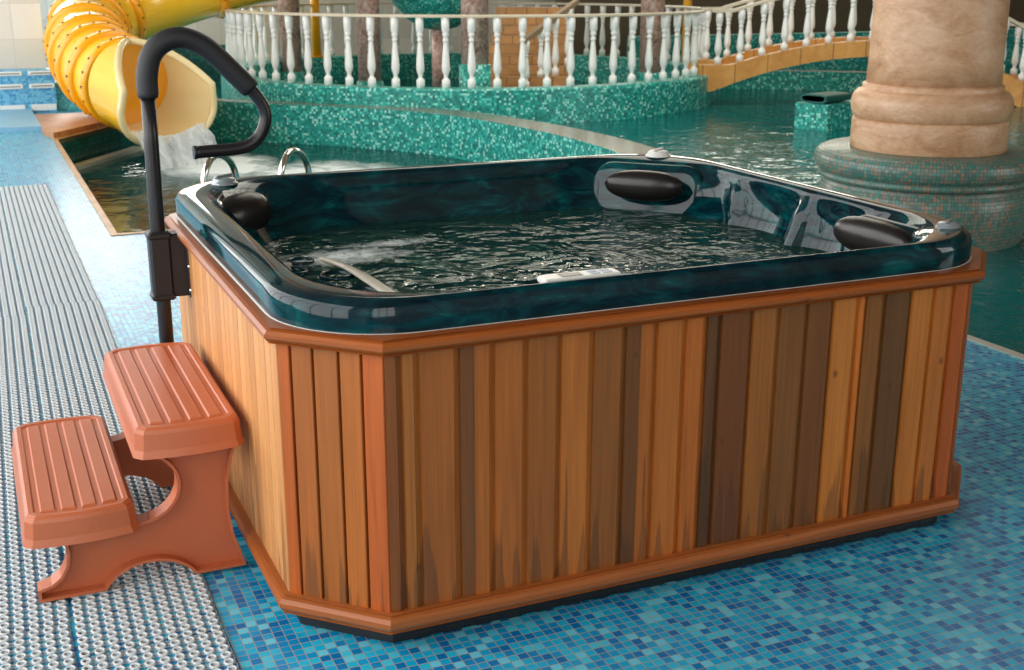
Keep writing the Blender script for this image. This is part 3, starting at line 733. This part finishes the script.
# ------------------------------------------------------------------ interlocking rubber mat
T = .35; N = 10; p = T/N
mb = MB()
for i in range(N):
    for j in range(N):
        x, y = (i + .5)*p, (j + .5)*p
        ns = 10
        ns = 12
        ro, ri, h, ky = .0130, .0080, .0092, 1.12
        P = []
        for (r, z) in ((ro, .003), (ro, h - .001), (ro - .001, h), (ri + .001, h), (ri, h - .001), (ri, .003)):
            P.append([(x + r*math.cos(2*PI*k/ns), y + r*ky*math.sin(2*PI*k/ns), z) for k in range(ns)])
        mb.grid(P, None, 0, True, closev=True, flip=True)
        mb.face([(x + ri*math.cos(2*PI*k/ns), y + ri*ky*math.sin(2*PI*k/ns), .003) for k in range(ns)], mi=1)  # dark brown disc closing the bottom of each ring
        # web of the tile with a round drain hole between each four rings
        X, Y = x + p/2, y + p/2; wx = p/2 if i < N - 1 else p/4; q = []
        sq = [(p/2, 0), (p/2, p/2), (0, p/2), (-p/2, p/2), (-p/2, 0), (-p/2, -p/2), (0, -p/2), (p/2, -p/2)]
        ci = [(.0130*math.cos(PI*k/4), .0140*math.sin(PI*k/4)) for k in range(8)]
        for k in range(8):
            k2 = (k + 1) % 8
            f4 = [(X + sq[k][0], Y + sq[k][1], .0055), (X + sq[k2][0], Y + sq[k2][1], .0055), (X + ci[k2][0], Y + ci[k2][1], .0055), (X + ci[k][0], Y + ci[k][1], .0085)]
            lim = lambda v: (min(v[0], T - .0015), min(v[1], T - .0015), v[2])
            mb.face([lim(v) for v in f4], mi=2)
            mb.face([lim((X + ci[k][0], Y + ci[k][1], .0055)), lim((X + ci[k2][0], Y + ci[k2][1], .0055)), lim((X + ci[k2][0], Y + ci[k2][1], 0)), lim((X + ci[k][0], Y + ci[k][1], 0))], mi=2)
tile0 = mb.build('mat_tile', [M['mat'], M['matdisc'], M['matweb']], merge=False)
MT = 'off-white ring-pattern rubber tile of the mat along the deck'
first = True
for cx, oy in ((-.487, -.06), (-.840, .13)):
    for k in range(22):
        if first: o = tile0; first = False
        else: o = tile0.copy(); COL.objects.link(o)
        o.location = (cx + .052*min(1, max(0, oy + k*.352 - .3)/3.2), oy + k*.352, .0005); o.rotation_euler = (0, 0, -.0165 if -.1 < oy + k*.352 - .3 < 3.2 else 0); tag(o, MT, 'mat tile', 'interlocking mat tiles beside the tub')

# ------------------------------------------------------------------ yellow water slide
sl = empty('water_slide', (1.3, 10.7, -.3)); tag(sl, 'yellow tube water slide with cream mouth pouring into the splash pool', 'water slide')
SO = Vector((-1.3, -10.7, .3))
cp_ = [(.985,11.08,.48),(.85,11.50,.56),(.78,12.15,.66),(.80,13.0,.82),(.97,13.75,1.02),(1.60,14.14,1.25),(2.9,14.3,1.62),(4.36,15.33,1.80),(5.0,16.3,1.95),(6.2,17.4,2.2),(8.0,18.4,2.5)]
cl = spline(cp_, 10)
m = MB(); m.tube(cl, .445, 28, cap=False); m.lathe([(.445, 0), (0, .001)], 28, cl[-1], Vector((0, 0, 1)).rotation_difference((cl[-1] - cl[-2]).normalized()).to_matrix()); o = m.build('tube', M['yellow'], sl); o.location = SO  # unseen disc added at the far end to keep light out
def flange(idx, r=.475, w=.05):
    a = cl[idx]; t = (cl[min(idx+1, len(cl)-1)] - cl[max(idx-1, 0)]).normalized(); q = Vector((0, 0, 1)).rotation_difference(t).to_matrix(); m = MB()
    m.lathe([(.44, -w), (r, -w), (r + .02, -w*.3), (r + .02, w*.3), (r, w), (.44, w)], 32, a, q)
    for k in range(20):
        d = q @ Vector((math.cos(2*PI*k/20), math.sin(2*PI*k/20), 0)); c = a + d*(r + .02); qq = Vector((0, 0, 1)).rotation_difference(d).to_matrix()
        m.lathe([(.013, -.005), (.013, .008), (0, .010)], 6, c, qq, mi=1)
    o = m.build('flange', [M['orange'], M['bolt']], sl); o.location = SO
for i in (1, 8, 15, 22, 29, 37, 46, 57, 70): flange(i)
# cream mouth: closed hood behind, open flared chute in front
A = Vector((.95,11.16,.49)); t = Vector((.46, -.88, -.13)).normalized(); t_ax = t.copy(); sd = t.cross(Vector((0, 0, 1))).normalized(); up = sd.cross(t)
rows = []; inn = []
K = 14; NN = 36
for k in range(K + 1):
    s = k/K; th = PI*(1 - .45*max(0, s - .03)**.75) if s > .03 else PI
    r = .46 + .05*s; c = A + t*(.70*s + .08)
    row = []; rin = []
    for j in range(NN + 1):
        a = -th + 2*th*j/NN
        ex = 1 + .10*s*abs(math.sin(a)); fl = 1 - .10*s*max(0, math.cos(a))
        d = sd*math.sin(a)*ex - up*math.cos(a)*fl
        q_ = 1 + (.15*s*abs(math.sin(2*a)) if abs(a) < PI/2 else 0); row.append(c + d*(r + .012)*q_); rin.append(c + d*(r - .028)*q_)
    rows.append(row); inn.append(rin)
m = MB(); m.grid(rows, None, 1, True); m.grid(inn, None, 0, True, flip=True)
edge = [rows[k][0].lerp(inn[k][0], .5) for k in range(K + 1)] + [rows[K][j].lerp(inn[K][j], .5) for j in range(1, NN)] + [rows[k][NN].lerp(inn[k][NN], .5) for k in range(K, -1, -1)]
m.tube(edge, .038, 10)
o = m.build('mouth', [M['cream'], M['yellow']], sl); o.location = SO; o['label'] = 'cream flared mouth of the slide'
m = MB(); m.tube([(.71, 11.95, .05), (.70, 12.05, .45)], .035, 12); m.lathe([(.09, .055), (.09, .075), (0, .076)], 16, (.71, 11.95, 0)); o = m.build('support_post', M['steel'], sl); o.location = SO
for (x, y, z) in ((4.55, 16.0, 1.5),):
    pass
# falling water
t = NT('falling_water'); t.t.nodes.remove(t.b)
nz = t.noise(t.coord('UV', (9, 1.2, 1)), 1, 4, .6, .5)
tr = t.n('ShaderNodeBsdfTransparent'); df = t.n('ShaderNodeBsdfDiffuse'); df.inputs[0].default_value = (.8, .85, .86, 1)
ms = t.n('ShaderNodeMixShader'); t.l(t.ramp(nz, [(.36, (.12,)*3), (.62, (.85,)*3)]), ms.inputs[0]); t.l(tr.outputs[0], ms.inputs[1]); t.l(df.outputs[0], ms.inputs[2]); t.l(ms.outputs[0], t.out.inputs[0])
M['fall'] = t.m
mb = MB()
e0 = A + t_ax*.74
for q in range(3):
    P = []; UV = []
    for k in range(11):
        s = k/10; row = []; u = []
        for j in range(17):
            a = -1 + 2*j/16
            w = .36 + .05*s + .04*q
            base = e0 + sd*a*w + Vector((.13, -.20, 0))*s*(1 + .25*q) + Vector((0, 0, 1))*(-(.40 - .10*a*a) - (.50 - .02*q)*s - .0)
            base.z = max(base.z, WL - .02)
            base += Vector((random.uniform(-.015, .015), random.uniform(-.04, .04), 0)); row.append(base); u.append((a*w + q*3, s))
        P.append(row); UV.append(u)
    mb.grid(P, UV, 0, True)
o = mb.build('waterfall', M['fall']); tag(o, 'white water spilling from the cream mouth of the yellow slide', 'water', kind='stuff')

# ------------------------------------------------------------------ pool ladder rails
ld = empty('pool_ladder', (1.1, 5.5, 0)); tag(ld, 'polished steel pool ladder with two hoop rails behind the hot tub', 'ladder')
for x in (.745, 1.245):
    pts = spline([(x, 5.40, .006), (x, 5.40, .28), (x + .03, 5.42, .40), (x + .10, 5.50, .465), (x + .20, 5.62, .43), (x + .27, 5.71, .30), (x + .29, 5.74, 0), (x + .29, 5.74, -.7)], 6)
    m = MB(); m.tube(pts, .022, 14); o = m.build('handrail', M['chrome'], ld); o.location = (-1.1, -5.5, 0)
for z in (-.35, -.6):
    m = MB(); m.box((1.03, 5.70, z), (1.54, 5.78, z + .03), bev=.008); o = m.build('rung', M['chrome'], ld); o.location = (-1.1, -5.5, 0)

# ------------------------------------------------------------------ round island with balustrade
CX, CY, RO, RI, ZT = 5.9, 13.66, 3.40, 3.10, .35
mb = MB(); n = 120
def circ(r, z, a0=0, a1=2*PI, n=n): return [(CX + r*math.cos(a0 + (a1-a0)*k/n), CY + r*math.sin(a0 + (a1-a0)*k/n), z) for k in range(n + 1)]
prof = [(RO, -1.4), (RO, ZT - .02), (RO - .02, ZT), (RI + .02, ZT), (RI, ZT - .02), (RI, -.4)]
P = [circ(r, z) for r, z in prof]; L = 0; UV = []
for i, (r, z) in enumerate(prof):
    if i: L += math.hypot(r - prof[i-1][0], z - prof[i-1][1])
    UV.append([(RO*2*PI*k/n, L) for k in range(n + 1)])
mb.grid(P, UV, 0, False, flip=True)
structure(mb.build('wall_island', M['teal']))
mb = MB(); mb.face([(x, y, -.12) for x, y, z in circ(RI, 0)[:-1]]); structure(mb.build('floor_island', M['teal_dark']))

def baluster_mesh(h):
    prof = [(.048, 0), (.048, .115), (.040, .125), (.030, .135), (.024, .155), (.025, .19), (.042, .235), (.048, .28), (.047, .33), (.042, .42), (.033, .54), (.026, .63), (.024, .66), (.034, .672), (.034, .69), (.025, .70), (.027, .73), (.037, .748), (.037, .77), (.029, .785), (.045, .81), (.047, .90), (.047, 1.0)]
    m = MB(); m.lathe([(r, z*h) for r, z in prof], 12); return m
BH = .785
bal0 = baluster_mesh(BH).build('baluster', M['white_paint'])
bmesh0 = bal0.data; bpy.data.objects.remove(bal0)
def put_baluster(parent, x, y, z, mesh=bmesh0, s=1):
    o = bpy.data.objects.new('baluster', mesh); COL.objects.link(o); o.parent = parent
    o.location = Vector((x, y, z)) - parent.location; o.scale = (1, 1, s); return o
rb = empty('ring_balustrade', (CX, CY, ZT)); tag(rb, 'round white balustrade with cream rail on the teal mosaic island', 'balustrade')
RB = 3.27
NBAL = 70; gap0, gap1 = math.radians(-66), math.radians(-38)
# opening where the bridge lands
ga, gb = math.radians(-46), math.radians(-26)
for k in range(NBAL):
    a = 2*PI*(k + .35)/NBAL - PI
    if ga < a < gb: continue
    put_baluster(rb, CX + RB*math.cos(a), CY + RB*math.sin(a), ZT)
m = MB(); P = []; nn = 110
for k in range(nn + 1):
    a = gb + (2*PI - (gb - ga))*k/nn; row = []
    for (dr, z) in ((-.05, BH), (-.05, BH + .022), (-.035, BH + .03), (.035, BH + .03), (.05, BH + .022), (.05, BH), (-.05, BH)):
        row.append(((RB + dr)*math.cos(a), (RB + dr)*math.sin(a), z))
    P.append(row)
m.grid(P, None, 0, False); m.face(P[0][:-1]); m.face(P[-1][:-1]); m.build('handrail', M['rail_paint'], rb)

# ------------------------------------------------------------------ arched bridge
BD = Vector((.914, -.406, 0)); BN = Vector((.406, .914, 0)); B0 = Vector((8.21, 11.26, 0))
topz = lambda s: max(.478 if s < 1 else .28, .79 - (.0836 if s < 2.3 else .152)*(s - 2.3)**2)
botz = lambda s: max(-.3, .59 - (.096 if s < 2.3 else .189)*(s - 2.3)**2) + max(0, .12 - s)*.6
ip = lambda f, s: f(s)
br = empty('footbridge', tuple(B0)); tag(br, 'arched sandstone footbridge leading off the round island behind the stone column', 'bridge')
m = MB(); BW = 1.15; ss = [-.05 + 4.75*k/60 for k in range(61)]
P = [[] for _ in range(8)]; UV = [[] for _ in range(8)]
for s in ss:
    c = BD*s; zt, zb = ip(topz, s), ip(botz, s)
    for q, (w, z, v) in enumerate(((0, zb, .02), (0, zt, .5), (.17, zt, .52), (.17, zt - .14, .02), (BW - .17, zt - .14, .5), (BW - .17, zt, .02), (BW, zt, .5), (BW, zb, .02))): P[q].append(c + BN*w + Vector((0, 0, z))); UV[q].append((s, v))
m.grid(P, UV, 0, False, closeu=True)
for e_, fl_ in ((0, 1), (-1, -1)):
    for qs in ((0, 1, 2, 3), (0, 3, 4, 7), (4, 5, 6, 7)): m.face([P[q][e_] for q in qs][::fl_])
m.build('arch', M['sandstone'], br)
def bridge_rail(w, name, label):
    e = empty(name, tuple(B0 + BN*w)); tag(e, label, 'balustrade', 'balustrades on the footbridge' if False else None)
    h = .66; s = .20; k = 0
    while s < 4.6:
        z = ip(topz, s); x = B0 + BN*w + BD*s
        put_baluster(e, x.x, x.y, z, s=h/BH); s += .285
    m = MB(); P = []
    for q in range(50):
        s = .1 + 4.5*q/49; z = ip(topz, s) + h; c = BD*s
        P.append([c + BN*d + Vector((0, 0, z + dz)) for d, dz in ((-.05, 0), (-.05, .04), (.05, .04), (.05, 0), (-.05, 0))])
    m.grid(P, None, 0, False); m.face(P[0][:-1]); m.face(P[-1][:-1]); m.build('handrail', M['rail_paint'], e)
bridge_rail(.08, 'bridge_balustrade', 'white balustrade on the near side of the sandstone bridge')
bridge_rail(BW - .08, 'bridge_balustrade', 'white balustrade on the far side of the sandstone bridge')

# curved pool wall beyond the bridge, with a pale wet lip
cw = spline([(9.4,13.6,0),(10.3,13.1,0),(11.0,12.6,0),(11.6,12.15,0),(12.2,11.55,0)], 6)
structure(strip(cw, .35, -1.4, .22, [M['teal'], M['wetledge']], 'wall_pool', -1, topmi=1))
mb = MB(); mb.box((9.6, 15.5, -1.4), (24, 15.8, .62)); structure(mb.build('wall_pool_far', M['teal']))
mb = MB(); mb.box((1.9, 16.9, -1.4), (3.3, 17.2, .55)); structure(mb.build('wall_pool_left', M['teal_dark']))
# mosaic block with a teal spout on top
e = empty('spout_block', (8.0, 8.6, WR)); tag(e, 'teal mosaic block with a flat water spout standing in the pool', 'fountain')
a = Vector((7.893, 8.822, 0)); b = Vector((8.03, 8.42, 0)); d = (b - a).normalized(); nrm = Vector((-d.y, d.x, 0))
if nrm.x < 0: nrm = -nrm
Lb = 1.25; a2 = a + nrm*Lb; b2 = b + nrm*Lb
m = MB(); m.prism([(p.x, p.y) for p in (a, b, b2, a2)], -1.4, .235, 0); o = m.build('block', M['teal'], e); o.location = (-8.0, -8.6, -WR)
m = MB(); c0 = a*.5 + b*.5 + nrm*.02; P = []
for s in (0.0, .5):
    row = []
    for k in range(24):
        an = 2*PI*k/24; w = .17; h = .048; cx_ = math.copysign(abs(math.cos(an))**.5, math.cos(an))*w; cz_ = math.copysign(abs(math.sin(an))**.7, math.sin(an))*h
        row.append((c0 + nrm*s + d*cx_ + Vector((0, 0, .29 + cz_)), c0 + nrm*s + d*cx_*.86 + Vector((0, 0, .29 + cz_*.66))))
    P.append(row)
m.grid([[q[0] for q in P[0]], [q[0] for q in P[1]]], None, 0, True, closev=True); m.grid([[q[1] for q in P[0]], [q[1] for q in P[1]]], None, 0, True, closev=True, flip=True)
for k in range(24): m.face([P[0][k][0], P[0][(k+1) % 24][0], P[0][(k+1) % 24][1], P[0][k][1]])
m.face([q[0] for q in P[1]])
o = m.build('spout', M['spout'], e); o.location = (-8.0, -8.6, -WR)

# ------------------------------------------------------------------ big stone column on its mosaic pedestal
cx, cy = 5.14, 3.71
sc = empty('stone_column', (cx, cy, WR)); tag(sc, 'large travertine column on a round mosaic pedestal standing in the pool', 'column')
def cpart(prof, name, mat, n=64):
    m = MB(); m.lathe(prof, n, (0, 0, -WR)); return m.build(name, mat, sc)
cpart([(.418, .935), (.412, 1.1), (.408, 1.5), (.402, 2.2), (.40, 3.5), (.40, 5.8)], 'shaft', M['marble'])
cpart([(.0, .715), (.478, .715), (.486, .725), (.497, .75), (.503, .79), (.501, .83), (.490, .862), (.470, .884), (.452, .892), (.440, .896), (.438, .905), (.440, .918), (.436, .928), (.418, .936), (.0, .936)], 'torus_base', M['marble'])
cpart([(.0, .515), (.482, .515), (.490, .525), (.488, .70), (.480, .716), (0, .716)], 'plinth', M['marble'])
cpart([(.55, -1.3), (.60, -.35), (.635, -.05), (.66, .08), (.67, .18), (.66, .285), (.635, .305), (.64, .32), (.67, .325), (.685, .34), (.68, .355), (.67, .365), (.69, .375), (.708, .40), (.716, .44), (.708, .478), (.69, .502), (.65, .518), (.0, .518)], 'pedestal', M['ped'], 96)

# ------------------------------------------------------------------ granite pillars, stairs, posts inside the island
def pillar(x, y, r, zb, label):
    e = empty('granite_pillar', (x, y, -.12)); tag(e, label, 'pillar', None)
    m = MB(); m.lathe([(r, zb), (r, 5.8)], 32, (0, 0, .12)); m.build('shaft', M['granite'], e)
    m = MB(); m.lathe([(r + .03, -.12), (r + .03, zb - .01), (r, zb)], 32, (0, 0, .12)); m.build('base', M['teal'], e)
pillar(5.16, 11.62, .168, .55, 'thick pink granite pillar beside the foot of the sandstone stairs')
pillar(4.79, 14.76, .165, .12, 'pink granite pillar behind the balustrade, second from the slide')
pillar(8.2, 12.58, .165, .30, 'pink granite pillar by the bridge end of the round balustrade')
pillar(3.93, 15.9, .155, .2, 'pink granite pillar behind the balustrade, nearest the slide')
# stairs
e = empty('stone_staircase', (5.95, 12.0, -.12)); tag(e, 'sandstone staircase climbing from inside the round island', 'stairs')
d = Vector((.46, .888, 0)); r_ = Vector((.888, -.46, 0)); m = MB(); o0 = Vector((5.98, 11.95, 0)); L = 0
for k in range(9):
    z0, z1 = -.12, .20 + .118*k; c = o0 + d*.30*k; w = .55 + .0*k
    q = [c - r_*w, c + r_*w, c + r_*w + d*.30, c - r_*w + d*.30]
    zlo = .20 + .118*(k - 1) if k else -.12
    m.face([(*q[0].xy, zlo), (*q[1].xy, zlo), (*q[1].xy, z1), (*q[0].xy, z1)], [(0, k*.12), (1.1, k*.12), (1.1, k*.12 + .118), (0, k*.12 + .118)])
    m.face([(*p.xy, z1) for p in q])
    for a_, b_ in ((1, 2), (3, 0)): m.face([(*q[a_].xy, -.12), (*q[b_].xy, -.12), (*q[b_].xy, z1), (*q[a_].xy, z1)])
q2 = o0 + d*2.7; m.face([(*(q2 - r_*.55).xy, -.12), (*(q2 + r_*.55).xy, -.12), (*(q2 + r_*.55).xy, 1.144), (*(q2 - r_*.55).xy, 1.144)])
o = m.build('steps', M['stair'], e); o.location = (-5.95, -12.0, .12)
ra, rb_ = Vector((5.97, 11.99, .76)), Vector((7.0, 12.52, 1.24))
e2 = empty('stair_balustrade', (5.97, 11.99, .2)); tag(e2, 'white balustrade with a sloping brown rail on the sandstone stairs', 'balustrade')
for tt in (.06, .33, .60, .84):
    c = ra.lerp(rb_, tt); al = (c - o0).dot(d); z = .20 + .118*int(max(0, al)/.30); put_baluster(e2, c.x, c.y, z, s=(c.z - z)/BH)
m = MB(); dd = (rb_ - ra).normalized(); nn_ = Vector((dd.y, -dd.x, 0)).normalized()
row = lambda c: [c - e2.location + nn_*x + Vector((0, 0, z)) for x, z in ((-.04, -.01), (-.04, .055), (.04, .055), (.04, -.01), (-.04, -.01))]
m.grid([row(ra), row(rb_)], None, 0, False); m.face(row(ra)[:-1]); m.face(row(rb_)[:-1]); m.build('handrail', M['stairrail'], e2)
# teal mushroom bowl on a thin stem
e = empty('mushroom_fountain', (6.1, 15.4, -.12)); tag(e, 'teal mushroom-shaped bowl on a dark stem inside the island', 'fountain')
m = MB(); m.lathe([(.06, -.0), (.11, .0), (.11, .92)], 24); m.build('stem', M['granite'], e)
m = MB(); m.lathe([(.13, .92), (.28, .95), (.48, 1.08), (.68, 1.30), (.84, 1.60), (.80, 1.62), (0, 1.57)], 40); m.build('bowl', M['teal'], e)
def yellow_post(x, y, h, zb, label):
    m = MB(); m.lathe([(.07, 0), (.07, h)], 20); m.lathe([(.12, 0), (.12, .02), (0, .021)], 20); o = m.build('yellow_post', M['yellow_post'], loc=(x, y, zb)); tag(o, label, 'post')
yellow_post(4.50, 16.57, 1.22, .352, 'yellow post seen through the balustrade behind the island')
yellow_post(10.02, 14.62, 4.2, -1.4, 'tall yellow post beyond the bridge end of the balustrade')
# slot vents in the low blue wall
V0 = None
for r, (z, hh, slit) in enumerate(((.463, .05, True), (.312, .055, True), (.058, .075, False))):
    for c in range(3):
        x = -.245 + .352*c + .01*r*0
        if c == 2: continue
        w = .285 if not (r == 0 and c == 2) else .16
        e = empty('vent_plate', (x + w/2, 13.3, z)); 
        tag(e, ['white slotted plate in the top row of the blue wall', 'white slotted plate in the middle row of the blue wall', 'plain white plate in the bottom row of the blue wall'][r], 'vent', ['top row of wall vents', 'middle row of wall vents', 'bottom row of wall vents'][r])
        m = MB(); m.box((-w/2, -.02, -hh/2), (w/2, .0, hh/2), bev=.006); m.build('plate', M['white_paint'], e)
        if slit:
            m = MB(); m.box((-w/2 + .03, -.022, -.006), (w/2 - .03, -.019, .006)); m.build('slot', M['steel'], e)

# ------------------------------------------------------------------ camera, world, view
f_px = 1215.724; pit = .28796; yaw = .41603; roll = .002154
F = Vector((math.sin(yaw)*math.cos(pit), math.cos(yaw)*math.cos(pit), -math.sin(pit)))
R = Vector((math.cos(yaw), -math.sin(yaw), 0)); U = R.cross(F)
R2 = R*math.cos(roll) + U*math.sin(roll); U2 = -R*math.sin(roll) + U*math.cos(roll)
cam = bpy.data.cameras.new('camera'); co = bpy.data.objects.new('camera', cam); COL.objects.link(co)
mat = Matrix((R2, U2, -F)).transposed().to_4x4(); mat.translation = Vector((-.57743, -2.50764, 1.59589)); co.matrix_world = mat
cam.sensor_fit = 'HORIZONTAL'; cam.sensor_width = 36; cam.lens = f_px/1024*36; cam.clip_end = 100
cam.dof.use_dof = True; cam.dof.focus_distance = 3.6; cam.dof.aperture_fstop = 7
S.camera = co
w = bpy.data.worlds.new('world'); S.world = w; w.use_nodes = True
w.node_tree.nodes['Background'].inputs[0].default_value = (.75, .85, 1, 1); w.node_tree.nodes['Background'].inputs[1].default_value = .6
S.view_settings.view_transform = 'Standard'; S.view_settings.look = 'None'; S.view_settings.gamma = 1; S.view_settings.use_curve_mapping = False
S.view_settings.exposure = 0
S.cycles.max_bounces = 8; S.cycles.diffuse_bounces = 4; S.cycles.glossy_bounces = 4; S.cycles.transparent_max_bounces = 12
S.cycles.caustics_reflective = False; S.cycles.caustics_refractive = False
S.cycles.sample_clamp_indirect = 6
